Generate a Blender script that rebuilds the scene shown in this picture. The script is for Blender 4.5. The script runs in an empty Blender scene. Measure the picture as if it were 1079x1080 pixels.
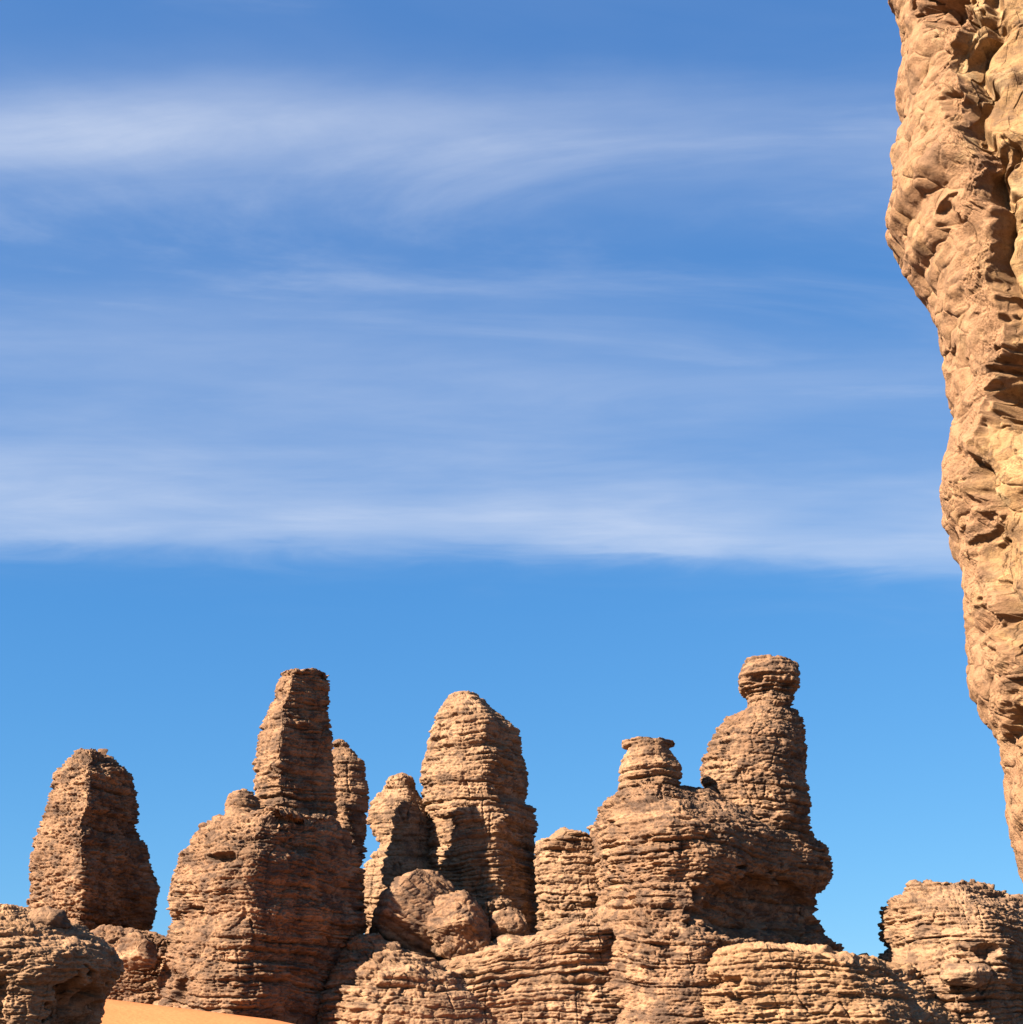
import bpy, math, random
import numpy as np
from concurrent.futures import ThreadPoolExecutor

# ------------------------------------------------------------------ camera, sky, sun, exposure
scene = bpy.context.scene
C = scene.collection
PITCH = math.radians(21.5)
TANH = 0.364                      # tangent of the half field of view
CAM_Z = 1.7
cam_data = bpy.data.cameras.new('camera')
cam_data.sensor_width = 36.0
cam_data.lens = 18.0 / TANH
cam_data.clip_end = 6000.0
cam = bpy.data.objects.new('camera', cam_data)
C.objects.link(cam)
cam.location = (0, 0, CAM_Z)
cam.rotation_euler = (math.radians(90) + PITCH, 0, 0)
scene.camera = cam

SUN_DIR = np.array([-0.70, -0.47, 0.54]); SUN_DIR /= np.linalg.norm(SUN_DIR)
SUN_EL = math.asin(SUN_DIR[2])
SUN_ROT = math.atan2(SUN_DIR[0], SUN_DIR[1]) % (2 * math.pi)
sun_data = bpy.data.lights.new('sun', 'SUN')
sun_data.energy = 5.0
sun_data.angle = math.radians(0.5)
sun_data.color = (1.0, 0.88, 0.72)
sun = bpy.data.objects.new('sun', sun_data)
C.objects.link(sun)
from mathutils import Vector
sun.rotation_euler = Vector(SUN_DIR.tolist()).to_track_quat('Z', 'Y').to_euler()
sun.location = (-60, -40, 80)

EXPOSURE = 2.3
vs = scene.view_settings
vs.view_transform = 'Standard'; vs.look = 'None'; vs.exposure = EXPOSURE; vs.gamma = 1.0
vs.use_curve_mapping = False
scene.cycles.diffuse_bounces = 1


def elev_tan(py):
    b = (540 - py) / 539.5 * TANH
    return (math.sin(PITCH) + b * math.cos(PITCH)) / (math.cos(PITCH) - b * math.sin(PITCH))


world = bpy.data.worlds.new('World'); scene.world = world
world.use_nodes = True
nt = world.node_tree; N = nt.nodes; L = nt.links
N.clear()
out = N.new('ShaderNodeOutputWorld'); bg = N.new('ShaderNodeBackground')
L.new(bg.outputs[0], out.inputs[0])
bg.inputs['Strength'].default_value = 0.05
sky = N.new('ShaderNodeTexSky'); sky.sky_type = 'NISHITA'; sky.sun_disc = False
sky.sun_elevation = SUN_EL; sky.sun_rotation = SUN_ROT
sky.air_density = 1.0; sky.dust_density = 0.0; sky.ozone_density = 4.0; sky.altitude = 1200
def math_node(op, a=None, b=None, va=None, vb=None, clamp=False):
    m = N.new('ShaderNodeMath'); m.operation = op; m.use_clamp = clamp
    if a is not None: L.new(a, m.inputs[0])
    if b is not None: L.new(b, m.inputs[1])
    if va is not None: m.inputs[0].default_value = va
    if vb is not None: m.inputs[1].default_value = vb
    return m.outputs[0]


# the dry desert air: a flatter, bluer falloff from the horizon up than the stock sky
SKY_GAIN = 1 / (0.05 * 2 ** EXPOSURE)
sr = N.new('ShaderNodeSeparateColor'); L.new(sky.outputs[0], sr.inputs[0])
sc_ = N.new('ShaderNodeCombineColor')
for k, (gain, power) in enumerate(((.080, .85), (.203, .62), (.414, .42))):
    L.new(math_node('MULTIPLY', math_node('POWER', sr.outputs[k], vb=power), vb=gain * SKY_GAIN), sc_.inputs[k])
tc = N.new('ShaderNodeTexCoord'); sep = N.new('ShaderNodeSeparateXYZ')
L.new(tc.outputs['Generated'], sep.inputs[0])
absy = math_node('MAXIMUM', math_node('ABSOLUTE', sep.outputs[1]), vb=0.02)
zc = math_node('MAXIMUM', sep.outputs[2], vb=0.03)
cx = math_node('DIVIDE', sep.outputs[0], zc)            # a flat sheet of cirrus high above
cy = math_node('DIVIDE', sep.outputs[1], zc)
comb = N.new('ShaderNodeCombineXYZ'); L.new(cx, comb.inputs[0]); L.new(cy, comb.inputs[1])


def cloud_noise(scale, detail, rough, sx, sy, dist=0.0, off=0.0, rot=0.0):
    mp = N.new('ShaderNodeMapping'); mp.inputs['Scale'].default_value = (sx, sy, 1)
    mp.inputs['Location'].default_value = (off, off * 1.7, off * .3)
    mp.inputs['Rotation'].default_value = (0, 0, rot)
    L.new(comb.outputs[0], mp.inputs[0])
    n = N.new('ShaderNodeTexNoise'); n.inputs['Scale'].default_value = scale
    n.inputs['Detail'].default_value = detail; n.inputs['Roughness'].default_value = rough
    n.inputs['Distortion'].default_value = dist
    L.new(mp.outputs[0], n.inputs['Vector'])
    return n.outputs['Fac']


tan_el = math_node('DIVIDE', sep.outputs[2], absy)
wob = math_node('MULTIPLY', math_node('SUBTRACT', cloud_noise(1.0, 3, .5, .55, 1.2, 0, 3.1), vb=0.5), vb=0.06)
slope = math_node('MULTIPLY', math_node('MAXIMUM', math_node('SUBTRACT', math_node('DIVIDE', sep.outputs[0], absy), vb=0.05), vb=0.0), vb=0.085)
fray = math_node('MULTIPLY', math_node('SUBTRACT', cloud_noise(1.0, 7, .6, 2.6, 5.0, .6, 17.3, .3), vb=0.5), vb=0.05)
tan_w = math_node('ADD', math_node('ADD', math_node('ADD', tan_el, wob), slope), fray)
ramp = N.new('ShaderNodeValToRGB'); L.new(tan_w, ramp.inputs[0])
cr = ramp.color_ramp; cr.interpolation = 'B_SPLINE'
stops = [(1080, 0.0), (640, 0.0), (606, .03), (587, .36), (574, .72), (548, .86), (508, .66), (455, .36), (400, .36),
         (350, .30), (300, .13), (240, .14), (200, .26), (168, .34), (132, .68), (100, .44), (62, .14), (0, .12)]
stops = [(min(elev_tan(p), 1.0), v) for p, v in stops]
while len(cr.elements) < len(stops): cr.elements.new(0.5)
for e, (p, v) in zip(cr.elements, sorted(stops)):
    e.position = p; e.color = (v, v, v, 1)
streak = cloud_noise(1.0, 6, .5, .5, 2.4, .5, 1.3, .06)
patch = cloud_noise(1.0, 4, .5, .75, 1.3, .4, 7.7, -.12)
fine = cloud_noise(1.0, 8, .66, 1.9, 5.5, .7, 4.9, .14)
def soft(src, lo, hi, o0, o1):
    r = N.new('ShaderNodeMapRange'); r.interpolation_type = 'SMOOTHSTEP'
    L.new(src, r.inputs[0]); r.inputs[1].default_value = lo; r.inputs[2].default_value = hi
    r.inputs[3].default_value = o0; r.inputs[4].default_value = o1; return r.outputs[0]
body = math_node('MULTIPLY', math_node('MULTIPLY', soft(streak, .25, .75, .55, 1.2), soft(fine, .25, .75, .84, 1.14)), soft(patch, .28, .72, .6, 1.2))
dens = math_node('MULTIPLY', math_node('MULTIPLY', ramp.outputs[0], body), vb=.74)
wisp = math_node('MULTIPLY', soft(cloud_noise(1.0, 8, .6, .9, 2.6, .8, 12.3, -.55), .5, .8, 0, .24), soft(tan_el, elev_tan(560), elev_tan(430), 0, 1))
def bump(src, mid, wid):
    t = math_node('DIVIDE', math_node('SUBTRACT', src, vb=mid), vb=wid)
    return math_node('POWER', va=math.e, b=math_node('MULTIPLY', math_node('MULTIPLY', t, t), vb=-1.0))
tuft = math_node('MULTIPLY', bump(math_node('DIVIDE', sep.outputs[0], absy), -.40, .16), bump(tan_w, elev_tan(140), .035))
tuft = math_node('MULTIPLY', tuft, soft(fine, .2, .8, .05, .22))                    # the brighter tuft of cirrus up on the left
dens = math_node('ADD', math_node('ADD', dens, wisp), tuft, clamp=True)
mix = N.new('ShaderNodeMix'); mix.data_type = 'RGBA'
L.new(dens, mix.inputs['Factor']); L.new(sc_.outputs[0], mix.inputs[6])
mix.inputs[7].default_value = (.80 * SKY_GAIN, .86 * SKY_GAIN, .98 * SKY_GAIN, 1)
L.new(mix.outputs[2], bg.inputs['Color'])


# ------------------------------------------------------------------ helpers
def at(px, py, D):
    """world x, z of picture point (px, py) on the upright plane y = D"""
    a = (np.asarray(px, float) - 539.5) / 539.5 * TANH
    b = (540 - np.asarray(py, float)) / 539.5 * TANH
    y = math.cos(PITCH) - b * math.sin(PITCH)
    return a / y * D, CAM_Z + (math.sin(PITCH) + b * math.cos(PITCH)) / y * D


def project(P):
    """picture coordinates of world points, used to place dents and grooves on the base shapes"""
    dz = P[..., 2] - CAM_Z
    f = P[..., 1] * math.cos(PITCH) + dz * math.sin(PITCH)
    u = -P[..., 1] * math.sin(PITCH) + dz * math.cos(PITCH)
    f = np.maximum(f, .1)
    return 539.5 + P[..., 0] / f / TANH * 539.5, 540 - u / f / TANH * 539.5


_rng = np.random.default_rng(7)
_perm = np.concatenate([_rng.permutation(4096)] * 2).astype(np.int32)
_g = _rng.normal(size=(4096, 3)); _g /= np.linalg.norm(_g, axis=1)[:, None]
_gx, _gy, _gz = [np.ascontiguousarray(_g[:, i].astype(np.float32)) for i in range(3)]


def _noise_chunk(x, y, z):
    x0 = np.floor(x); y0 = np.floor(y); z0 = np.floor(z)
    fx = x - x0; fy = y - y0; fz = z - z0
    ix = x0.astype(np.int32) & 4095; iy = y0.astype(np.int32) & 4095; iz = z0.astype(np.int32) & 4095
    ux = fx * fx * fx * (fx * (fx * 6 - 15) + 10)
    uy = fy * fy * fy * (fy * (fy * 6 - 15) + 10)
    uz = fz * fz * fz * (fz * (fz * 6 - 15) + 10)
    res = 0.0
    for dx in (0, 1):
        hx = _perm[(ix + dx) & 4095]; wx = ux if dx else 1 - ux
        for dy in (0, 1):
            hy = _perm[hx + ((iy + dy) & 4095) & 4095]; wy = wx * (uy if dy else 1 - uy)
            for dz in (0, 1):
                h = _perm[hy + ((iz + dz) & 4095) & 4095]
                w = wy * (uz if dz else 1 - uz)
                res = res + w * (_gx[h] * (fx - dx) + _gy[h] * (fy - dy) + _gz[h] * (fz - dz))
    return res * 1.7


_pool = ThreadPoolExecutor(4)


def noise(x, y, z):
    """gradient noise, about -1..1"""
    sh = np.broadcast(x, y, z).shape
    x, y, z = [np.broadcast_to(np.asarray(v, np.float32), sh).ravel() for v in (x, y, z)]
    n = x.size; st = max(1, min(60000, n // 4 + 1))
    parts = list(_pool.map(lambda i: _noise_chunk(x[i:i + st], y[i:i + st], z[i:i + st]), range(0, n, st)))
    return np.concatenate(parts).reshape(sh)


def lobes(x, y, z, size):
    """distance to the nearest of a set of scattered centres: rounded knobs with creases between them"""
    x, y, z = [np.asarray(v, np.float32) / size for v in (x, y, z)]
    ix, iy, iz = [np.floor(v).astype(np.int32) for v in (x, y, z)]
    best = np.full(x.shape, 9.0, np.float32); second = best.copy()
    for a in (-1, 0, 1):
        for b in (-1, 0, 1):
            for c in (-1, 0, 1):
                h = _perm[_perm[_perm[(ix + a) & 4095] + ((iy + b) & 4095) & 4095] + ((iz + c) & 4095) & 4095]
                dx = ix + a + .5 + .42 * _gx[h] - x; dy = iy + b + .5 + .42 * _gy[h] - y; dz = iz + c + .5 + .42 * _gz[h] - z
                q = dx * dx + dy * dy + dz * dz
                second = np.minimum(second, np.maximum(best, q)); best = np.minimum(best, q)
    return np.sqrt(best), np.sqrt(second)


def beds(seed, mean, z):
    """random horizontal beds: index, 0..1 position inside the bed, hardness of the bed"""
    r = np.random.default_rng(seed)
    th = mean * r.uniform(.45, 1.7, 1200)
    e = np.cumsum(th) - 40 * mean - 20
    idx = np.clip(np.searchsorted(e, z) - 1, 0, 1198)
    t = np.clip((z - e[idx]) / (e[idx + 1] - e[idx]), 0, 1)
    return idx, t, r.uniform(-1, 1, 1200)[idx]


def smooth1(a, s):
    if s < .3: return a
    n = int(s * 3) + 1
    k = np.exp(-.5 * (np.arange(-n, n + 1) / s) ** 2); k /= k.sum()
    return np.convolve(np.pad(a, n, 'edge'), k, 'valid')


def section(kind):
    if kind == 'round':
        t = np.linspace(0, 2 * np.pi, 73)[:-1] + np.pi / 2
        c, s = np.cos(t), np.sin(t); p = 2 / 2.4
        return np.stack([np.sign(c) * abs(c) ** p, np.sign(s) * abs(s) ** p], 1)
    poly = np.array(kind, float)
    for _ in range(2):                                            # round the corners a little
        nx = np.roll(poly, -1, 0)
        poly = np.stack([poly * .84 + nx * .16, poly * .16 + nx * .84], 1).reshape(-1, 2)
    poly[:, 0] = (poly[:, 0] - poly[:, 0].min()) / np.ptp(poly[:, 0]) * 2 - 1
    return poly


def resample(poly, n, hw, hd, front=None):
    """n points round the outline, most of them on the side towards the viewer; starts at the back"""
    start = np.argmax(poly[:, 1]); poly = np.roll(poly, -start, 0)
    p = np.vstack([poly, poly[:1]])
    f = np.linspace(0, len(poly), 6001)
    u = np.interp(f, np.arange(len(p)), p[:, 0]); v = np.interp(f, np.arange(len(p)), p[:, 1])
    ds = np.hypot(np.diff(u) * hw, np.diff(v) * hd)
    um, vm = (u[1:] + u[:-1]) / 2, (v[1:] + v[:-1]) / 2
    w = np.where(vm < .25, 1.0, .22) if front is None else front(um, vm)
    w = smooth1(w, 60)
    cum = np.concatenate([[0], np.cumsum(ds * w)])
    g = np.linspace(0, cum[-1], n + 1)[:-1]
    return np.interp(g, cum, u), np.interp(g, cum, v)


def mesh_from_grid(name, P, mat, parent, origin, patina=None):
    """P[row, col, 3], closed round the columns; the last row closes on its centre"""
    R, K, _ = P.shape
    verts = np.vstack([P.reshape(-1, 3), P[-1].mean(0)[None]]) - np.asarray(origin)[None]
    i = np.arange(R - 1)[:, None] * K; j = np.arange(K)[None]; jn = (j + 1) % K
    quads = np.stack([i + j, i + jn, i + K + jn, i + K + j], -1).reshape(-1, 4)
    top = (R - 1) * K
    tris = np.stack([top + np.arange(K), top + (np.arange(K) + 1) % K, np.full(K, R * K)], 1)
    me = bpy.data.meshes.new(name)
    nl = quads.size + tris.size
    me.vertices.add(len(verts)); me.vertices.foreach_set('co', verts.astype(np.float32).ravel())
    me.loops.add(nl); me.loops.foreach_set('vertex_index', np.concatenate([quads.ravel(), tris.ravel()]).astype(np.int32))
    me.polygons.add(len(quads) + len(tris))
    me.polygons.foreach_set('loop_start', np.concatenate([np.arange(len(quads)) * 4, quads.size + np.arange(len(tris)) * 3]).astype(np.int32))
    me.update(calc_edges=True); me.validate()
    me.polygons.foreach_set('use_smooth', np.ones(len(me.polygons), bool))
    me.materials.append(mat)
    if patina is not None:
        pa = me.attributes.new('patina', 'FLOAT', 'POINT')
        pa.data.foreach_set('value', np.append(patina.ravel(), 0).astype(np.float32))
    o = bpy.data.objects.new(name, me); C.objects.link(o)
    if parent is None: o.location = origin
    else: o.parent = parent
    return o


def tag(o, label=None, cat=None, group=None, kind=None):
    for k, v in (('label', label), ('category', cat), ('group', group), ('kind', kind or 'thing')):
        if v: o[k] = v
    return o


def grid_normals(P):
    du = np.roll(P, -1, 1) - np.roll(P, 1, 1)
    dv = np.gradient(P, axis=0)
    n = np.cross(du, dv)
    return n / np.maximum(np.linalg.norm(n, axis=2, keepdims=True), 1e-9)


FULL = True
SP = 0.82                          # grid spacing in picture pixels


def rock(name, mat, D, rows, sec='round', dfac=.8, parent=None, origin=None, seed=1, lean=0.0, hd_min=0.0,
         cap=.25, rough=1.0, strata=1.0, tilt=(0.0, 0.0), dents=(), grooves=(), front=None, bottom=None,
         profile_smooth=.6, spacing=None, style='layered', hd_fn=None, bulge=()):
    sp = spacing or SP
    rows = sorted(rows)
    ys = np.array([r[0] for r in rows], float)
    pxm = TANH / 539.5 * D                                          # metres to a picture pixel
    # finely spaced rows, top to bottom
    n = int((ys[-1] - ys[0]) / sp) + 2
    yy = np.linspace(ys[0], ys[-1], n)
    xl = smooth1(np.interp(yy, ys, [r[1] for r in rows]), profile_smooth / sp)
    xr = smooth1(np.interp(yy, ys, [r[2] for r in rows]), profile_smooth / sp)
    X0, Z = at(xl, yy, D); X1, _ = at(xr, yy, D)
    hw = (X1 - X0) / 2; xc = (X1 + X0) / 2
    hd = np.maximum(smooth1(hw, 6 / sp) * dfac, hd_min) if hd_fn is None else hd_fn(yy, hw)
    yc = D + lean * (Z - Z[-1])
    if bottom is not None and bottom < Z[-1]:                       # carry the foot down below the sand
        m = max(2, int((Z[-1] - bottom) / (pxm * sp * 4)))
        ex = np.linspace(Z[-1], bottom, m + 1)[1:]
        Z = np.concatenate([Z, ex]); g = np.linspace(1, 1.08, m + 1)[1:]
        hw = np.concatenate([hw, hw[-1] * g]); hd = np.concatenate([hd, hd[-1] * g])
        xc = np.concatenate([xc, np.full(m, xc[-1])]); yc = np.concatenate([yc, np.full(m, yc[-1])])
    Z, hw, hd, xc, yc = [a[::-1] for a in (Z, hw, hd, xc, yc)]       # bottom to top
    mc = max(4, int(min(hw[-1], hd[-1]) / (pxm * sp * 1.6)))
    s = np.linspace(1, .06, mc + 1)[1:]
    zt = Z[-1]
    Z = np.concatenate([Z, zt + cap * pxm * 14 * (1 - s ** 1.6)])
    hw = np.concatenate([hw, hw[-1] * s]); hd = np.concatenate([hd, hd[-1] * s])
    xc = np.concatenate([xc, np.full(mc, xc[-1])]); yc = np.concatenate([yc, np.full(mc, yc[-1])])
    poly = section(sec)
    HW, HD = np.median(hw), np.median(hd)
    per = 2 * np.pi * math.sqrt((HW ** 2 + HD ** 2) / 2)
    K = int(per * .66 / (pxm * sp * 1.1)) + 16
    u, v = resample(poly, K, HW, HD, front)
    P = np.empty((len(Z), K, 3))
    P[..., 0] = xc[:, None] + u[None] * hw[:, None]
    P[..., 1] = yc[:, None] + v[None] * hd[:, None]
    P[..., 2] = Z[:, None]
    if style == 'boulder':                                          # break flat faces off the rounded block
        c0 = np.array([xc.mean(), yc.mean(), (Z[0] + Z[-1]) / 2]); ax = np.array([hw.max(), hd.max(), (Z[-1] - Z[0]) / 2])
        q = (P - c0) / ax; rr = np.random.default_rng(seed)
        for _k in range(16):
            nk = rr.normal(size=3); nk /= np.linalg.norm(nk); hk = rr.uniform(.52, .95)
            over = np.maximum(q @ nk - hk, 0); q = q - over[..., None] * nk * .92
        P = c0 + q * ax
    # outward normals of the bare shape, smoothed a little, flattened towards the horizontal
    S = P.copy()
    Nn = grid_normals(S)
    side = np.stack([u * HD, v * HW], 1); side /= np.linalg.norm(side, axis=1)[:, None]
    if (Nn[:len(Z) // 2, :, :2] * side[None]).sum() < 0: Nn = -Nn
    Nh = Nn * np.array([1, 1, .45]); Nh /= np.maximum(np.linalg.norm(Nh, axis=2, keepdims=True), 1e-6)
    x, y, z = P[..., 0], P[..., 1], P[..., 2]
    o1 = seed * 13.7
    sc = D / 100.0
    d = np.zeros(x.shape); patina = None
    px, py = project(P)
    if style == 'cliff': px = px + 15
    facing = np.clip((.35 - Nn[..., 1]) / .5, 0, 1)
    for (dx, dy, rx, ry, dep) in dents:
        q = ((px - dx) / rx) ** 2 + ((py - dy) / ry) ** 2
        q = q * (1 + .7 * noise(x * 1.4 / sc + dx, y * 1.4 / sc, z * 2 / sc)) + .5 * noise(x * .5 / sc + dy, y * .5 / sc, z * .8 / sc)
        d -= dep * (np.clip(1.25 * (1 - q), 0, 1) ** .7 if style != 'cliff' else np.clip(1.1 * (1 - q), 0, 1) ** 1.1) * facing
    for line, wid, dep in grooves:
        ly = [p[1] for p in line]; lx = np.interp(py, ly, [p[0] for p in line])
        inside = np.clip((py - ly[0]) / 12, 0, 1) * np.clip((ly[-1] - py) / 12, 0, 1)
        wob = wid * (.9 * noise(x * .3 / sc, y * .3 / sc + o1, z * .45 / sc) + .35 * noise(x * 1.2 / sc, y * 1.2 / sc + o1, z * 1.6 / sc))
        t = (px - lx - wob) / wid
        d -= dep * np.exp(-np.abs(t) ** 2.5) * inside * facing
    x, y, z = x / sc, y / sc, z / sc
    warp = .55 * noise(x * .13, y * .13, z * .16 + o1) + .12 * noise(x * .6 + o1, y * .6, z * .6)
    zw = z + warp + tilt[0] * x + tilt[1] * y
    if style == 'layered':
        i1, t1, h1 = beds(seed * 3 + 1, 1.9, zw)
        i2, t2, h2 = beds(seed * 3 + 2, .43, zw + .05 * noise(x * 1.5, y * 1.5, z + o1))
        i3, t3, h3 = beds(seed * 3 + 3, .21, zw + .04 * noise(x * 2.5, y * 2.5, z + o1))
        p1 = 1 - np.abs(2 * t1 - 1) ** 4
        p2 = 1 - np.abs(2 * (t2 ** .8) - 1) ** 3
        p3 = 1 - np.abs(2 * t3 - 1) ** 2.5
        n1 = noise(x * .33, y * .33, i1 * 3.17 + o1)
        n2 = noise(x * .75, y * .75, i2 * 5.31 + o1)
        n2b = noise(x * 1.3, y * 1.3, i2 * 2.73 + o1)
        n3 = noise(x * 1.0, y * 1.0, i3 * 4.11 + o1)
        n3b = noise(x * 2.6, y * 2.6, i3 * 6.3 + o1)
        str_ = strata * (.20 * (h1 * .6 + n1) + .16 * (p1 - .8) + .13 * (h2 * .4 + n2 + .9 * n2b) + .15 * (p2 - .7)
                         + .075 * (n3 + .7 * n3b + h3 * .6) + .085 * (p3 - .7))
        def blocks(i, f, salt):
            jx = .55 * noise(x * .7, y * .7, z * .7 + salt); jy = .55 * noise(x * .7 + 40, y * .7, z * .7 + salt)
            a = np.floor(x * f * .8 + y * f * .6 + jx + i * .618).astype(np.int64)
            b = np.floor(y * f * .8 - x * f * .6 + jy + i * .382).astype(np.int64)
            h = (a * 73856093) ^ (b * 19349663) ^ (i.astype(np.int64) * 83492791 + salt * 7919)
            return ((h & 0xffff) * 40503 % 65536) / 32768.0 - 1
        str_ = str_ + strata * (.10 * blocks(i2, .7, 3) + .045 * blocks(i3, 1.2, 5) + .12 * blocks(i1, .35, 9))
        sm = np.clip(.45 + 1.9 * noise(x * .22 + 31, y * .22, z * .3 + o1), .08, 1)
        d += sc * str_ * (.28 + .9 * sm)
        crack = np.abs(noise(x * .8 + 9, y * .8, z * .18 + o1))
        d -= sc * .22 * strata * np.clip(1 - crack / .045, 0, 1) * (noise(x * .3, y * .3, z * .4 + 50) > -.05)
        wr = 1 - np.abs(noise(x * .9, y * .9, z * 2.4 + o1))
        wr2 = 1 - np.abs(noise(x * 1.4, y * 1.4, z * 5.2 + o1))
        wr3 = 1 - np.abs(noise(x * 3.2 + 3, y * 3.2, z * 7.5 + o1))
        d += sc * rough * (.42 * noise(x * .2, y * .2, z * .22 + o1) + .16 * noise(x * .6, y * .6, z * .7 + o1)
                           - .10 * (wr ** 6 - .25) - .10 * (wr2 ** 5 - .3) - .06 * (wr3 ** 5 - .3) + .03 * noise(x * 5, y * 5, z * 8 + o1))
        ck2 = np.abs(noise(x * 1.3 + 19, y * 1.3, z * .9 + o1)); ck3 = np.abs(noise(x * .7 + 4, y * .7, z * 3.4 + o1))
        d -= sc * .09 * rough * np.clip(1 - ck2 / .05, 0, 1) * np.clip(.5 + 2 * noise(x * .5, y * .5, z * .5 + 90), 0, 1)
        d -= sc * .10 * rough * np.clip(1 - ck3 / .07, 0, 1)
        e2 = np.minimum(t2, 1 - t2); e1 = np.minimum(t1, 1 - t1)           # open bedding planes: thin dark lines, on and off
        d -= sc * .13 * strata * np.clip(1 - e2 / .14, 0, 1) * np.clip(noise(x * .45, y * .45, i2 * 9.1) * 2.2 + .35, 0, 1)
        d -= sc * .22 * strata * np.clip(1 - e1 / .06, 0, 1) * np.clip(noise(x * .3, y * .3, i1 * 5.7) * 2.2 + .5, 0, 1)
        pit = noise(x * .9 + 77, y * .9, z * 1.3 + o1)
        d -= sc * .35 * rough * np.clip(pit - .52, 0, 1)
    elif style == 'boulder':
        i2, t2, h2 = beds(seed * 3 + 2, .55, zw)
        p2 = 1 - np.abs(2 * t2 - 1) ** 3
        n2 = noise(x * .9, y * .9, i2 * 5.31 + o1)
        d += sc * strata * (.07 * (p2 - .7) + .06 * n2)
        wr2 = 1 - np.abs(noise(x * 1.5, y * 1.5, z * 2.2 + o1))
        d += sc * rough * (.16 * noise(x * .35, y * .35, z * .35 + o1) + .12 * noise(x * .9, y * .9, z * .9 + o1)
                           - .10 * wr2 ** 7 + .05 * noise(x * 3, y * 3, z * 4 + o1) + .03 * noise(x * 7, y * 7, z * 8 + o1))
    else:                                                           # 'cliff': knobs, smooth skin, broken crust
        (line, wid), = bulge
        ly = [p[1] for p in line]; lx = np.interp(py, ly, [p[0] for p in line])
        lx = lx + 9 * noise(x * .35, y * .35, z * .35 + o1) + 4 * noise(x * 1.3, y * 1.3, z * 1.3 + o1)
        crust = np.exp(-(np.abs(px - lx) / (wid * (.75 + .5 * noise(x * .5 + 3, y * .5, z * .5)))) ** 3) * facing * np.clip(.62 + 1.1 * noise(x * .45 + 60, y * .45, z * .4 + o1), .12, 1)
        patina = np.clip((lx + wid * .55 - px) / 9 + .5 + .5 * noise(x * 2, y * 2, z * 2 + 8), 0, 1) * np.clip((Nn[..., 1] < .6) * 1.0, 0, 1)
        cr_ = 1 - np.abs(noise(x * .9, y * .9, z * 1.1 + o1))
        cr2 = 1 - np.abs(noise(x * 4, y * 4, z * 3.4 + o1))
        d += sc * (.45 * noise(x * .25, y * .25, z * .25 + o1) + .30 * noise(x * .7, y * .7, z * .7 + o1) + .08 * noise(x * 1.8, y * 1.8, z * 1.6 + o1))
        d -= sc * .16 * np.clip((cr_ - .93) / .07, 0, 1) ** 1.5 * (.15 + 1.1 * crust)
        d -= .30 * np.clip((px - lx - wid * .45) / 7, 0, 1) ** .6 * facing
        d -= sc * .10 * cr2 ** 5 * (.10 + 1.4 * crust)
        d += sc * (.030 * noise(x * 9, y * 9, z * 7 + o1) + .016 * noise(x * 25, y * 25, z * 21 + o1)) * (.3 + 1.5 * crust)
        f1, f2 = lobes(x + .5 * noise(x * .6, y * .6, z * .6 + 3), y, z * 1.12 + .5 * noise(x * .6 + 9, y * .6, z * .6), 2.9)
        d += sc * .62 * (np.clip(1 - f1 ** 2, -.3, 1) - .5) * (1 - .8 * crust) * np.where(px < lx + wid, 1, .35)
        crease = np.clip(noise(x * .45 + 11, y * .45, z * .45 + o1) * 2 + .75, 0, 1)
        d -= sc * .16 * np.exp(-((f2 - f1) / .035) ** 2) * crease
        d += sc * (.012 * noise(x * 40, y * 40, z * 40) + .02 * noise(x * 16, y * 16, z * 16 + o1))
        pit = noise(x * 1.4 + 5, y * 1.4, z * 1.2 + o1)
        d -= sc * .9 * np.clip(pit - .52, 0, .35) * (.25 + 1.2 * crust)
        d += sc * crust * (.34 * (.5 - np.abs(noise(x * 1.5, y * 1.5, z * 1.1 + o1))) + .16 * (.4 - np.abs(noise(x * 4, y * 4, z * 2.8 + o1))) + .05)
        i2, t2, h2 = beds(seed * 3 + 2, 2.6, zw)
        edge = np.minimum(t2, 1 - t2)
        d -= sc * .10 * np.exp(-(edge / .018) ** 2) * np.clip(noise(x * .5, y * .5, z * .1 + 3 * i2) * 3 + .3, 0, 1)
    base = P
    P = base + Nh * d[..., None]
    tt = np.clip((u + 1) / 2, 0, 1)[None]                           # relief must not swell the two outlines
    bx0, by0 = project(base); k0 = np.arange(len(base)); il, ir = bx0.argmin(1), bx0.argmax(1)
    yl, yr = by0[k0, il], by0[k0, ir]
    tl = np.where((yl >= yy[0]) & (yl <= yy[-1]), np.interp(yl, yy, xl), np.nan); tr = np.where((yr >= yy[0]) & (yr <= yy[-1]), np.interp(yr, yy, xr), np.nan)
    gl, gr = ~np.isnan(tl), ~np.isnan(tr)
    tl = np.where(gl, tl, bx0[k0, il] + np.interp(k0, k0[gl], (tl - bx0[k0, il])[gl])); tr = np.where(gr, tr, bx0[k0, ir] + np.interp(k0, k0[gr], (tr - bx0[k0, ir])[gr]))
    for _k in range(2):
        n0 = project(P)[0]
        el = smooth1(n0.min(1) - tl, 7 / sp) * pxm; er = smooth1(n0.max(1) - tr, 7 / sp) * pxm
        P[..., 0] -= el[:, None] * (1 - tt) + (er[:, None] * tt if style != 'cliff' else 0)
    if origin is None: origin = (float(xc[0]), float(D), float(Z[0]))
    return mesh_from_grid(name, P, mat, parent, origin, patina)


def empty(name, loc):
    o = bpy.data.objects.new(name, None); o.location = loc; o.empty_display_size = 1
    C.objects.link(o); return o


# ------------------------------------------------------------------ materials
ALB = .45


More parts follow.
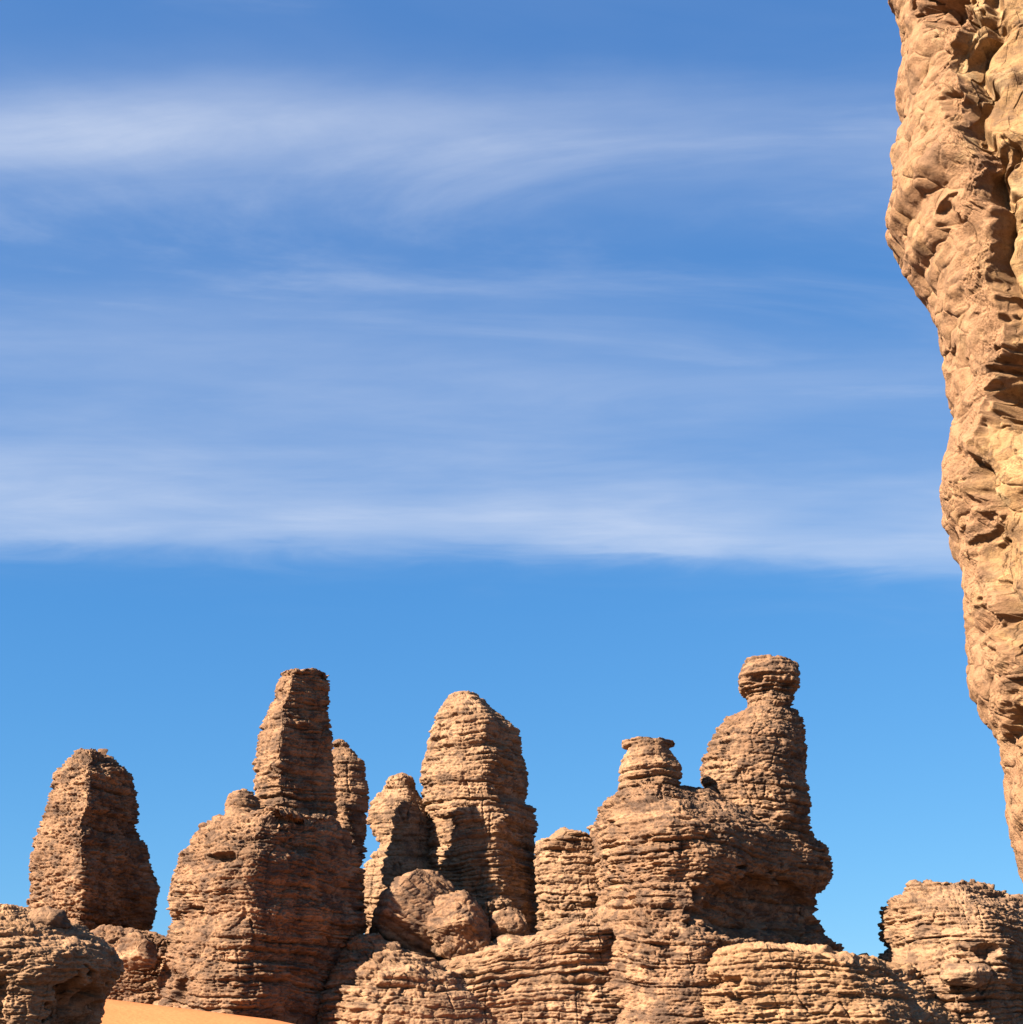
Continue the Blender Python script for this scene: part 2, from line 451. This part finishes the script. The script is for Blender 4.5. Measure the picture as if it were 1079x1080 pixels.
def sandstone(name, a, b, dark, dark_amt=.5, dark_lo=.52, dark_hi=.66, sc=1.0, bump=.5, pale=None, pale_lo=.58, patina=None):
    m = bpy.data.materials.new(name); m.use_nodes = True
    nt = m.node_tree; N = nt.nodes; L = nt.links
    a, b, dark = [tuple(v * ALB for v in c) for c in (a, b, dark)]
    if pale: pale = tuple(v * ALB for v in pale)
    bs = N['Principled BSDF']; bs.inputs['Roughness'].default_value = .93
    bs.inputs['Specular IOR Level'].default_value = .12
    tc = N.new('ShaderNodeTexCoord')

    def nz(scale, detail, rough, s=(1, 1, 1), dist=0.0, off=0.0):
        mp = N.new('ShaderNodeMapping'); mp.inputs['Scale'].default_value = s; mp.inputs['Location'].default_value = (off, off, off)
        L.new(tc.outputs['Object'], mp.inputs[0])
        n = N.new('ShaderNodeTexNoise'); n.inputs['Scale'].default_value = scale * sc
        n.inputs['Detail'].default_value = detail; n.inputs['Roughness'].default_value = rough
        n.inputs['Distortion'].default_value = dist
        L.new(mp.outputs[0], n.inputs['Vector']); return n.outputs['Fac']

    def mapr(src, lo, hi, o0=0.0, o1=1.0):
        r = N.new('ShaderNodeMapRange'); r.interpolation_type = 'SMOOTHSTEP'
        L.new(src, r.inputs[0]); r.inputs[1].default_value = lo; r.inputs[2].default_value = hi
        r.inputs[3].default_value = o0; r.inputs[4].default_value = o1; return r.outputs[0]

    def mixc(f, c0, c1, mode='MIX'):
        x = N.new('ShaderNodeMix'); x.data_type = 'RGBA'; x.blend_type = mode
        if isinstance(f, float): x.inputs['Factor'].default_value = f
        else: L.new(f, x.inputs['Factor'])
        for s, c in ((6, c0), (7, c1)):
            if isinstance(c, tuple): x.inputs[s].default_value = (*c, 1)
            else: L.new(c, x.inputs[s])
        return x.outputs[2]
    col = mixc(mapr(nz(.35, 6, .6, (1, 1, 1.6)), .34, .66), a, b)
    gp = N.new('ShaderNodeNewGeometry'); bm = N.new('ShaderNodeMapping'); bm.inputs['Scale'].default_value = (.12, .12, 2.6)
    L.new(gp.outputs['Position'], bm.inputs[0])
    bn = N.new('ShaderNodeTexNoise'); bn.inputs['Scale'].default_value = .5; bn.inputs['Detail'].default_value = 6; bn.inputs['Roughness'].default_value = .62
    bn.inputs['Distortion'].default_value = .25; L.new(bm.outputs[0], bn.inputs['Vector'])
    band = mapr(bn.outputs['Fac'], .32, .68, .76, 1.16)              # beds of one colour run level through neighbouring towers
    spk = mapr(nz(5.5, 5, .7, (1, 1, 1.4), 0, 9.0), .25, .75, .80, 1.18)
    cv = N.new('ShaderNodeMath'); cv.operation = 'MULTIPLY'; L.new(band, cv.inputs[0]); L.new(spk, cv.inputs[1])
    vm = N.new('ShaderNodeVectorMath'); vm.operation = 'SCALE'
    L.new(col, vm.inputs[0]); L.new(cv.outputs[0], vm.inputs['Scale'])
    col = vm.outputs[0]
    if pale: col = mixc(mapr(nz(.5, 4, .55, (1, 1, 1.5), .6, 21.0), pale_lo, pale_lo + .08, 0, .8), col, pale)
    dk = mapr(nz(.85, 7, .68, (1, 1, 1.3), .4, 13.0), dark_lo, dark_hi, 0, dark_amt)
    col = mixc(dk, col, dark)
    col = mixc(mapr(nz(.9, 5, .6, (1.6, 1.6, .14), .2, 67.0), .52, .68, 0, .38), col, dark)      # water streaks
    fleck = mapr(nz(2.6, 6, .72, (1, 1, 2.6), .3, 57.0), .53, .66, 0, .62)      # flecks of desert varnish on the bed edges
    col = mixc(fleck, col, dark)
    if patina:
        pa = N.new('ShaderNodeAttribute'); pa.attribute_name = 'patina'
        pf = N.new('ShaderNodeMath'); pf.operation = 'MULTIPLY'; L.new(pa.outputs['Fac'], pf.inputs[0])
        L.new(mapr(nz(.6, 5, .6, (1, 1, 1), .3, 31.0), .3, .55, .45, 1.0), pf.inputs[1])
        col = mixc(pf.outputs[0], col, mixc(mapr(nz(1.5, 6, .65, (1, 1, 1), .2, 41.0), .4, .65), tuple(v * ALB for v in patina), tuple(v * ALB * .66 for v in patina)))
        col = mixc(mapr(nz(.55, 7, .7, (1, 1, 1), .5, 71.0), .54, .63, 0, .55), col, tuple(v * 1.15 for v in dark))
        col = mixc(mapr(nz(9, 4, .7, (1, 1, 1), .2, 83.0), .5, .68, 0, .4), col, dark)
    L.new(col, bs.inputs['Base Color'])
    hb = N.new('ShaderNodeMath'); hb.operation = 'ADD'
    hm = N.new('ShaderNodeMath'); hm.operation = 'MULTIPLY'; hm.inputs[1].default_value = .5
    L.new(nz(7, 6, .68, (1, 1, 1.8)), hb.inputs[0]); L.new(nz(22, 4, .6), hm.inputs[0]); L.new(hm.outputs[0], hb.inputs[1])
    bp = N.new('ShaderNodeBump'); bp.inputs['Strength'].default_value = bump; bp.inputs['Distance'].default_value = .16 / sc
    L.new(hb.outputs[0], bp.inputs['Height']); L.new(bp.outputs[0], bs.inputs['Normal'])
    return m


M_ROCK = sandstone('sandstone', (.52, .298, .168), (.34, .188, .107), (.125, .078, .056), .8, .46, .60)
M_WARM = sandstone('warm_sandstone', (.57, .338, .195), (.41, .232, .13), (.15, .095, .068), .68, .49, .61)
M_RED = sandstone('red_sandstone', (.46, .26, .148), (.32, .175, .10), (.14, .082, .058), .7, .48, .60)
M_GOLD = sandstone('golden_sandstone', (.60, .348, .19), (.48, .27, .14), (.24, .135, .08), .6, .50, .62)
M_NEAR = sandstone('near_sandstone', (.56, .33, .185), (.44, .25, .138), (.18, .11, .075), .5, .50, .62, 1.6)
M_CLIFF = sandstone('cliff_sandstone', (.57, .335, .155), (.47, .262, .122), (.17, .10, .062), .6, .54, .62, 3.0, .6,
                    pale=(.64, .42, .22), pale_lo=.54, patina=(.52, .285, .155))

m = bpy.data.materials.new('sand'); m.use_nodes = True
nt = m.node_tree; N = nt.nodes; L = nt.links
bs = N['Principled BSDF']; bs.inputs['Roughness'].default_value = .95; bs.inputs['Specular IOR Level'].default_value = .1
tc = N.new('ShaderNodeTexCoord'); n = N.new('ShaderNodeTexNoise'); n.inputs['Scale'].default_value = .35; n.inputs['Detail'].default_value = 8
L.new(tc.outputs['Object'], n.inputs['Vector'])
rp = N.new('ShaderNodeValToRGB'); rp.color_ramp.elements[0].color = (.315, .115, .042, 1); rp.color_ramp.elements[1].color = (.355, .132, .050, 1)
rp.color_ramp.elements[0].position = .35; rp.color_ramp.elements[1].position = .65
L.new(n.outputs['Fac'], rp.inputs[0])
at_ = N.new('ShaderNodeAttribute'); at_.attribute_name = 'low_bounce'
gm = N.new('ShaderNodeMix'); gm.data_type = 'RGBA'; L.new(at_.outputs['Fac'], gm.inputs['Factor'])
L.new(rp.outputs[0], gm.inputs[6]); gm.inputs[7].default_value = (.085, .05, .033, 1)  # dark tone for the ground out of view, keeps its bounce low
L.new(gm.outputs[2], bs.inputs['Base Color'])
n2 = N.new('ShaderNodeTexNoise'); n2.inputs['Scale'].default_value = 3; n2.inputs['Detail'].default_value = 6
L.new(tc.outputs['Object'], n2.inputs['Vector'])
bp = N.new('ShaderNodeBump'); bp.inputs['Strength'].default_value = .25; bp.inputs['Distance'].default_value = .2
L.new(n2.outputs['Fac'], bp.inputs['Height']); L.new(bp.outputs[0], bs.inputs['Normal'])
M_SAND = m


# ------------------------------------------------------------------ the sand: one sheet to the horizon
def ground_height(x, y):
    r = np.hypot(x, y)
    base = 3.0 * np.clip((y - 22) / 65, 0, 1) ** 1.3 * np.clip(1 - (r - 300) / 900, 0, 1)
    base = base + .25 * noise(x * .05, y * .05, 0 * x) * np.clip(r / 30, 0, 1)
    # the dune between the left outcrop and the big stepped tower
    c0x, c0z = at(112, 1053.5, 91); c1x, c1z = at(290, 1075, 91); c2x, c2z = at(350, 1088, 91); cmx, cmz = at(40, 1049, 91)
    crest = np.interp(x, [float(c0x) - 12, float(c0x) - 3.2, float(c0x) - .6, float(c1x), float(c2x), float(c2x) + 8],
                      [2.6, 2.6, float(c0z) + .1, float(c1z), float(c2z), 2.8])
    k = np.where(y < 91, np.exp(-((y - 91) / 10.0) ** 2), np.exp(-((y - 91) / 9.0) ** 2))
    dune = base + np.maximum(crest - base, 0) * k
    return np.where((x > -60) & (x < 10) & (y > 40), dune, base)


gx = np.concatenate([-np.geomspace(5000, 62, 40), np.linspace(-60, 60, 260), np.geomspace(62, 5000, 40)])
gy = np.concatenate([-np.geomspace(5000, 12, 40), np.linspace(-10, 140, 320), np.geomspace(142, 5000, 40)])
GX, GY = np.meshgrid(gx, gy)
GZ = ground_height(GX, GY)
V = np.stack([GX, GY, GZ], -1).reshape(-1, 3)
nx, ny = len(gx), len(gy)
ii = (np.arange(ny - 1)[:, None] * nx + np.arange(nx - 1)[None]).ravel()
Q = np.stack([ii, ii + 1, ii + nx + 1, ii + nx], 1)
me = bpy.data.meshes.new('sand'); me.from_pydata(V.tolist(), [], Q.tolist()); me.update()
me.polygons.foreach_set('use_smooth', np.ones(len(me.polygons), bool)); me.materials.append(M_SAND)
# wind-blown sand lies on the dunes; the unseen plain round them is darkened to weaken bounced light
gr_ = 1 - np.exp(-(np.maximum(np.hypot((V[:, 0] + 22) / 26, (V[:, 1] - 90) / 20) - .75, 0) / .5) ** 2)
ga = me.attributes.new('low_bounce', 'FLOAT', 'POINT'); ga.data.foreach_set('value', gr_.astype(np.float32))
ground = bpy.data.objects.new('sand', me); C.objects.link(ground)
tag(ground, kind='structure')

# ------------------------------------------------------------------ the rocks
CORNER = [(-1, -.1), (-.55, -.62), (.2, -1), (.28, -.92), (1, .55), (.6, 1), (-.6, 1)]
ROUNDISH = [(-1, 0), (-.85, -.6), (-.3, -1), (.35, -.95), (.85, -.35), (1, .2), (.7, .9), (-.6, 1)]
G0 = -1.5

# far left pinnacle
rock('rock_pinnacle', M_ROCK, 106,
     [(794, 81, 110), (799, 74, 118), (806, 66, 127), (815, 57, 138), (834, 53, 144), (858, 47.5, 147), (880, 38, 144), (890, 35, 155),
      (914, 31, 160), (935, 32, 168), (952, 30, 166), (966, 29, 164), (984, 28, 158), (1030, 25, 165)],
     CORNER, 1.1, seed=2, strata=.85, rough=1.5, bottom=G0)
o = bpy.data.objects['rock_pinnacle']
tag(o, 'freestanding square-cut rock pinnacle at the far left, its right face in dark shadow', 'rock pinnacle')

# big stepped tower
bx, bz = at(275, 1080, 100)
tower = empty('stepped_rock_tower', (float(bx), 100, float(bz)))
tag(tower, 'tall stepped sandstone tower with leaning flat-topped spire and a small knob on its shoulder', 'rock tower')
org = tuple(tower.location)
rock('pedestal', M_ROCK, 100,
     [(862, 252, 352), (869, 222, 358), (876, 211.5, 366), (890, 201, 374), (904, 188, 381), (925, 182, 384), (943, 177, 383), (960, 178, 384),
      (973, 183, 388), (980, 180, 386), (989, 172, 382), (1003, 169, 380), (1027, 164, 378), (1045, 162, 378), (1075, 158, 380)],
     [(-1, .1), (-.8, -.55), (-.3, -.95), (.08, -1), (1, .4), (.7, 1), (-.6, 1)], .95, parent=tower, origin=org, seed=3, strata=1.1, hd_min=4.2,
     bottom=G0, tilt=(.05, 0), dents=[(238, 905, 14, 6, .9), (197, 1046, 7, 14, .9), (205, 958, 10, 3, .5)])
rock('spire', M_ROCK, 101.5,
     [(709, 297, 344), (717, 294, 347), (735, 289, 348), (756, 279, 346), (770, 274, 351), (795, 270, 351), (805, 268, 352), (830, 268, 354),
      (844, 270, 355), (876, 268, 357), (900, 262, 362)],
     [(-1, .1), (-.7, -.6), (-.25, -1), (-.1, -.95), (1, .4), (.6, .5), (-.6, .5)], 1.05, parent=tower, origin=org, seed=4, strata=.85, rough=.9, cap=.05)
rock('knob', M_ROCK, 98.5,
     [(835, 246, 266), (840, 240, 272), (850, 237, 275), (860, 238, 276), (868, 240, 276), (880, 232, 282)], ROUNDISH, .9,
     parent=tower, origin=org, seed=5, strata=.6, rough=.6)

# slender pillar behind the spire
o = rock('slender_rock_pillar', M_ROCK, 107.7,
         [(782, 352, 364), (791, 350, 372), (802, 348, 384), (823, 346, 387), (841, 346, 390), (858, 348, 387), (890, 350, 386), (912, 352, 383), (1000, 346, 384)],
         ROUNDISH, .9, seed=6, strata=1.0, rough=.7, bottom=G0)
tag(o, 'slender brown rock pillar tucked right behind the stepped tower spire', 'rock pillar')

# small pillar with a narrow waist
o = rock('small_rock_pillar', M_WARM, 113.3,
         [(821, 412, 436), (833, 402, 440), (843, 394, 446), (857, 387, 453), (870, 388, 459), (887, 398, 460), (894, 401, 458), (903, 390, 460),
          (912, 384, 462), (935, 381, 468), (967, 382, 476), (985, 384, 482), (1050, 380, 490)],
         ROUNDISH, .8, seed=7, strata=.9, rough=.6, bottom=G0)
tag(o, 'short pale pillar with a pinched waist between the slender pillar and the domed pinnacle', 'rock pillar')

# central dome
o = rock('domed_rock_pinnacle', M_WARM, 113.2,
         [(732, 477, 500), (737, 470, 511), (747, 464, 521), (757, 461, 533), (770, 455, 547), (790, 450, 550), (807, 445, 555), (823, 443, 557),
          (834, 446, 558), (840, 447, 551), (845, 445, 553), (850, 447, 561), (867, 452, 567), (887, 452, 564), (917, 450, 568), (947, 448, 569),
          (967, 445, 577), (985, 440, 582), (1050, 430, 600)],
         [(-1, 0), (-.85, -.6), (-.3, -1), (.3, -1), (1, .45), (.7, 1), (-.6, 1)], .9, seed=8, strata=.9, rough=.8, bottom=G0)
tag(o, 'tall domed pinnacle in the middle with a dark hollow in its lower front', 'rock pinnacle')

# low wall left of the right formation
o = rock('rock_wall', M_WARM, 110,
         [(884, 600, 632), (888, 566, 640), (900, 563, 645), (930, 565, 648), (960, 567, 650), (985, 566, 655), (1050, 560, 660)],
         [(-1, 0), (-.9, -.7), (-.4, -1), (.5, -1), (1, -.5), (1, .8), (-.8, 1)], .7, seed=9, strata=1.1, rough=.8, bottom=G0, hd_min=3)
tag(o, 'low layered rock wall joining the domed pinnacle to the two-headed formation', 'rock wall')

# right formation: two heads on one base
bx, bz = at(745, 1080, 104)
form = empty('two_headed_rock_formation', (float(bx), 107, float(bz)))
tag(form, 'broad layered formation carrying a stubby chimney and a tall figure-like stack', 'rock formation')
org = tuple(form.location)
rock('pedestal', M_ROCK, 107,
     [(836, 650, 724), (841, 648, 758), (848, 636, 780), (855, 631, 800), (863, 628, 826), (872, 622, 845), (880, 621, 857), (888, 620, 869),
      (902, 621, 875), (917, 627, 879), (932, 630, 875), (941, 630, 862), (958, 625, 860), (969, 620, 862), (987, 610, 871), (997, 608, 888), (1012, 606, 895),
      (1040, 602, 900), (1085, 598, 905)],
     [(-1, .1), (-.85, -.6), (-.55, -.95), (-.2, -1), (1, .3), (.7, 1), (-.6, 1)], .88, hd_min=5.2, parent=form, origin=org, seed=10, strata=1.15, bottom=G0, tilt=(.06, 0),
     dents=[(775, 914, 9, 2.6, .7), (790, 955, 75, 34, 1.1)])
rock('chimney', M_WARM, 104.5,
     [(782, 656, 708), (787, 656, 711), (790, 661, 706), (795, 660, 709), (803, 655, 716), (810, 653, 719), (824, 653, 718), (832, 652, 715), (843, 650, 718), (862, 640, 726)],
     ROUNDISH, .85, parent=form, origin=org, seed=11, strata=.9, rough=.5, cap=0)
stack = rock('stack', M_ROCK, 108.3,
             [(741, 792, 834), (746, 790, 834), (750, 783, 840), (760, 763, 847), (773, 753, 849), (787, 747, 851), (798, 741, 851), (817, 738, 849), (832, 741, 853),
              (847, 746, 855), (861, 752, 854), (880, 768, 854), (900, 780, 856)],
             ROUNDISH, .85, parent=form, origin=org, seed=12, strata=.9, rough=1.0, cap=.1)
rock('capstone', M_ROCK, 108.3,
     [(699, 789, 838), (702, 785, 842), (712, 779, 844), (716, 778, 843), (727, 779, 842), (732, 783, 838), (738, 787, 836), (748, 793, 832)],
     [(-1, -.2), (-.85, -.8), (-.2, -1), (.65, -.9), (1, -.35), (.9, .8), (-.8, 1)], .9, parent=form, origin=org, seed=13, strata=.9, rough=.8, cap=0, dents=[(800, 716, 7, 4, .35), (832, 722, 5, 5, .3)])

# slope in front of the centre
o = rock('layered_rock_slope', M_WARM, 104,
         [(979, 592, 640), (983, 568, 655), (990, 540, 662), (997, 518, 668), (1004, 490, 672), (1011, 466, 676), (1022, 440, 680), (1030, 395, 682), (1043, 352, 684),
          (1056, 335, 686), (1080, 332, 690)],
         [(-1, 0), (-.8, -.6), (-.3, -1), (.5, -1), (.9, -.6), (1, .3), (.7, 1), (-.6, 1)], .36, seed=14, strata=1.25, rough=.6, bottom=G0, hd_min=3.5, cap=.1, tilt=(-.06, 0))
tag(o, 'gently rising slope of thin pale rock layers in front of the round boulders', 'rock slope')
o = rock('rock_ledge', M_WARM, 101,
         [(986, 378, 400), (994, 367, 420), (1003, 360, 440), (1016, 352, 462), (1030, 345, 492), (1053, 333, 515), (1080, 326, 530)],
         ROUNDISH, .7, seed=45, strata=1.2, rough=.6, bottom=G0, cap=.1)
tag(o, 'rough sunlit ledge under the round boulder, right of the stepped tower foot', 'rock ledge')

# boulders
def boulder(name, label, D, x0, x1, y0, y1, seed, mat=M_RED, tilt=(.6, 0), rough=1.0, strata=1.0, skew=0.0, sec=ROUNDISH, dfac=.85, group=None, dents=()):
    cy, ry = (y0 + y1) / 2, (y1 - y0) / 2
    cxp, rx = (x0 + x1) / 2, (x1 - x0) / 2
    rows = []
    for k in range(13):
        a = -1 + 2 * k / 12
        w = max(.12, (1 - abs(a) ** 2.4) ** (1 / 2.4)) if abs(a) < 1 else .22
        rows.append((cy + ry * a, cxp - rx * w + skew * a, cxp + rx * w + skew * a))
    o = rock(name, mat, D, rows, sec, dfac, seed=seed, style='boulder', rough=rough, strata=strata, tilt=tilt, cap=.1, dents=dents)
    return tag(o, label, 'boulder', group)


boulder('boulder', 'big rounded brown boulder leaning on the foot of the short waisted pillar', 103.5, 392, 478, 917, 1025, 21, M_ROCK, (.8, .2), .8, 1.8, -13)
boulder('boulder', 'pale knobbly split boulder propped against the right side of the big round boulder', 103.0, 438, 516, 936, 1014, 22, M_ROCK, (.5, .4), 1.3, 1.1, 10)
boulder('boulder', 'small blocky boulder at the foot of the domed pinnacle', 104, 513, 555, 957, 999, 23, M_ROCK, (-.4, .3), 1.1, .8, -3)

# low ridge at the bottom right
o = rock('low_rock_ridge', M_GOLD, 106,
         [(1009, 740, 870), (1013, 724, 900), (1018, 716, 945), (1023, 711, 968), (1035, 706, 992), (1050, 702, 1015), (1066, 699, 1040), (1088, 695, 1065)],
         [(-1, 0), (-.95, -.55), (-.8, -.92), (-.55, -1), (0, -1), (.06, -.96), (1, .45), (.8, 1), (-.7, 1)], .9, seed=16, strata=1.2, rough=1.0, bottom=G0, cap=.1, hd_fn=lambda yy, hw: np.interp(yy, [1009, 1088], [8.6, 9.6]),
         dents=[(757, 1036, 22, 10, .9), (815, 1060, 40, 4, .4)])
tag(o, 'bright golden low ridge with a scooped hollow and shaded right flank below the two-headed formation', 'rock ridge')
o = rock('layered_rock_outcrop', M_WARM, 111.5,
         [(932, 958, 1035), (937, 956, 1050), (942, 953, 1062), (950, 940, 1085), (959, 930, 1100), (974, 927, 1115), (989, 927, 1125), (1000, 934, 1130),
          (1010, 925, 1135), (1025, 915, 1140), (1085, 905, 1150)],
         [(-1, 0), (-.85, -.6), (-.45, -1), (-.12, -1), (1, .45), (.7, 1), (-.6, 1)], .85, seed=18, strata=1.35, rough=1.1, bottom=G0, cap=.1,
         dents=[(1030, 1003, 12, 8, .9)])
tag(o, 'squat flat-topped outcrop of bold layers at the bottom right, behind the golden ridge', 'rock outcrop')
boulder('boulder', 'rounded boulder lying on the foot of the flat-topped right-hand outcrop', 104.0, 991, 1045, 1010, 1043, 24, M_WARM, (.1, 0), .9, 1.0)

# bottom-left outcrop
o = rock('rock_outcrop', M_NEAR, 60,
         [(956, -60, 46), (962, -75, 58), (973, -85, 72), (979, -90, 90), (988, -95, 99), (997, -98, 118), (1012, -100, 130), (1024, -100, 132), (1034, -100, 125),
          (1044, -100, 117), (1059, -100, 111), (1085, -100, 106)],
         [(-1, 0), (-.85, -.6), (-.3, -1), (.45, -1), (.85, -.5), (1, .2), (.7, 1), (-.6, 1)], .75, seed=39, strata=.8, rough=.95, bottom=G0, cap=.1,
         dents=[(88, 1070, 30, 36, 1.3), (2, 1050, 7, 26, .35)])
tag(o, 'overhanging outcrop at the bottom left corner with a shaded hollow beneath its lip', 'rock outcrop')
boulder('boulder', 'flat rounded boulder lying on top of the bottom-left outcrop', 58.8, 27, 74, 957, 985, 25, M_ROCK, (.1, 0), .7, 1.2)
o = rock('rubble_bank', M_RED, 99,
         [(983, 104, 165), (988, 96, 180), (1000, 92, 184), (1020, 90, 186), (1045, 88, 180), (1075, 86, 182)],
         [(-1, -.6), (-.5, -1), (.4, -1), (1, -.6), (.8, 1), (-.8, 1)], .5, seed=20, strata=.7, rough=1.3, bottom=G0, cap=.1)
tag(o, 'bank of broken rock linking the far left pinnacle to the stepped tower above the sand', 'rock bank')
boulder('boulder', 'rounded block on the broken bank left of the stepped tower foot', 95.5, 122, 166, 983, 1026, 26, M_ROCK, (.3, .1), 1.1, 1.0, 3)

# loose stones on the tops
boulder('stone', 'tiny loose stone perched on the top of the far left pinnacle', 106, 103, 114, 789, 797, 28, M_RED, (0, 0), .15, .3)
boulder('stone', 'thin flat slab jutting from the top of the low rock wall', 108.5, 602, 620, 879, 886, 29, M_RED, (0, 0), .1, .3)
boulder('stone', 'small stone on the left rim of the stepped tower shoulder', 98, 209, 222, 868, 875, 30, M_RED, (0, 0), .12, .3)

# ------------------------------------------------------------------ the near cliff on the right
CL = [(-40, 936), (0, 940), (19, 949), (28, 948), (44, 953), (55, 952), (64, 949), (83, 943.5), (104, 944), (124, 956), (136, 949), (154, 938.5), (169, 940),
      (182, 944), (196, 941.5), (213, 935), (231, 934), (249, 941.5), (262, 952), (275, 952), (296, 962), (316, 975.5), (331, 982.5), (341, 986.6), (357, 985),
      (375, 993.5), (404, 996), (426, 1000), (445, 1007.7), (464, 1002), (489, 999), (508, 992), (530, 990), (552, 993.5), (577, 1005.5), (590, 1012), (615, 1015),
      (661, 1016), (677, 1019), (692, 1019), (727, 1020), (746, 1031), (762, 1038.5), (777, 1050.5), (796, 1054), (821, 1058), (856, 1060), (884, 1064),
      (910, 1071.6), (935, 1079), (980, 1096), (1040, 1118)]
RIDGE = [(1000, -40), (1006, 60), (1012, 110), (1016, 160), (1028, 215), (1032, 260), (1040, 300), (1050, 340), (1044, 400), (1040, 440), (1020, 480), (1016, 530),
         (1022, 580), (1030, 630), (1040, 680), (1046, 720), (1056, 790), (1072, 860), (1090, 960), (1120, 1040)]
GRV = [(1050, -40), (1046, 40), (1036, 80), (1033, 150), (1046, 200), (1052, 260), (1062, 330)]
GRV2 = [(1028, 468), (1026, 500), (1029, 550), (1036, 575)]
GRV3 = [(1046, 610), (1058, 650), (1062, 680), (1056, 710), (1060, 740), (1066, 800), (1073, 860)]
def cliff_depth(yy, hw):
    e = np.interp(yy, [p[0] for p in CL], [p[1] for p in CL]); st = yy[1] - yy[0]
    lobe = smooth1(e, 70 / st) - smooth1(e, 4 / st)                   # the knobs of the outline swell forwards too
    return 3.2 + .028 * lobe


o = rock('rock_cliff', M_CLIFF, 22, [(y, x, 1900) for y, x in CL],
         [(-1, .02), (-.985, -.28), (-.93, -.55), (-.84, -.74), (-.7, -.86), (.9, -1), (1, 0), (.9, 1), (-.8, .8), (-.96, .4)], .6, seed=31, style='cliff',
         front=lambda u, v: np.where((u < -.66) & (v < .25), 1.0, .07), spacing=.85, bottom=-1.5, profile_smooth=1.5,
         hd_fn=cliff_depth,
         dents=[(1004, 8, 34, 24, .75), (1006, 108, 9, 16, .22), (1000, 226, 10, 20, .22), (1070, 402, 22, 50, .7), (1007, 378, 11, 12, .25), (1004, 410, 8, 16, .16),
                (1014, 570, 8, 16, .16), (1036, 660, 14, 28, .3), (1056, 160, 5, 30, .22), (1043, 575, 5, 10, .18)],
         grooves=[(GRV, 9, .42), (GRV2, 6, .3), (GRV3, 6, .34)], bulge=[(RIDGE, 22)])
tag(o, 'near sunlit cliff edge filling the right side, knobbly and overhanging', 'cliff')
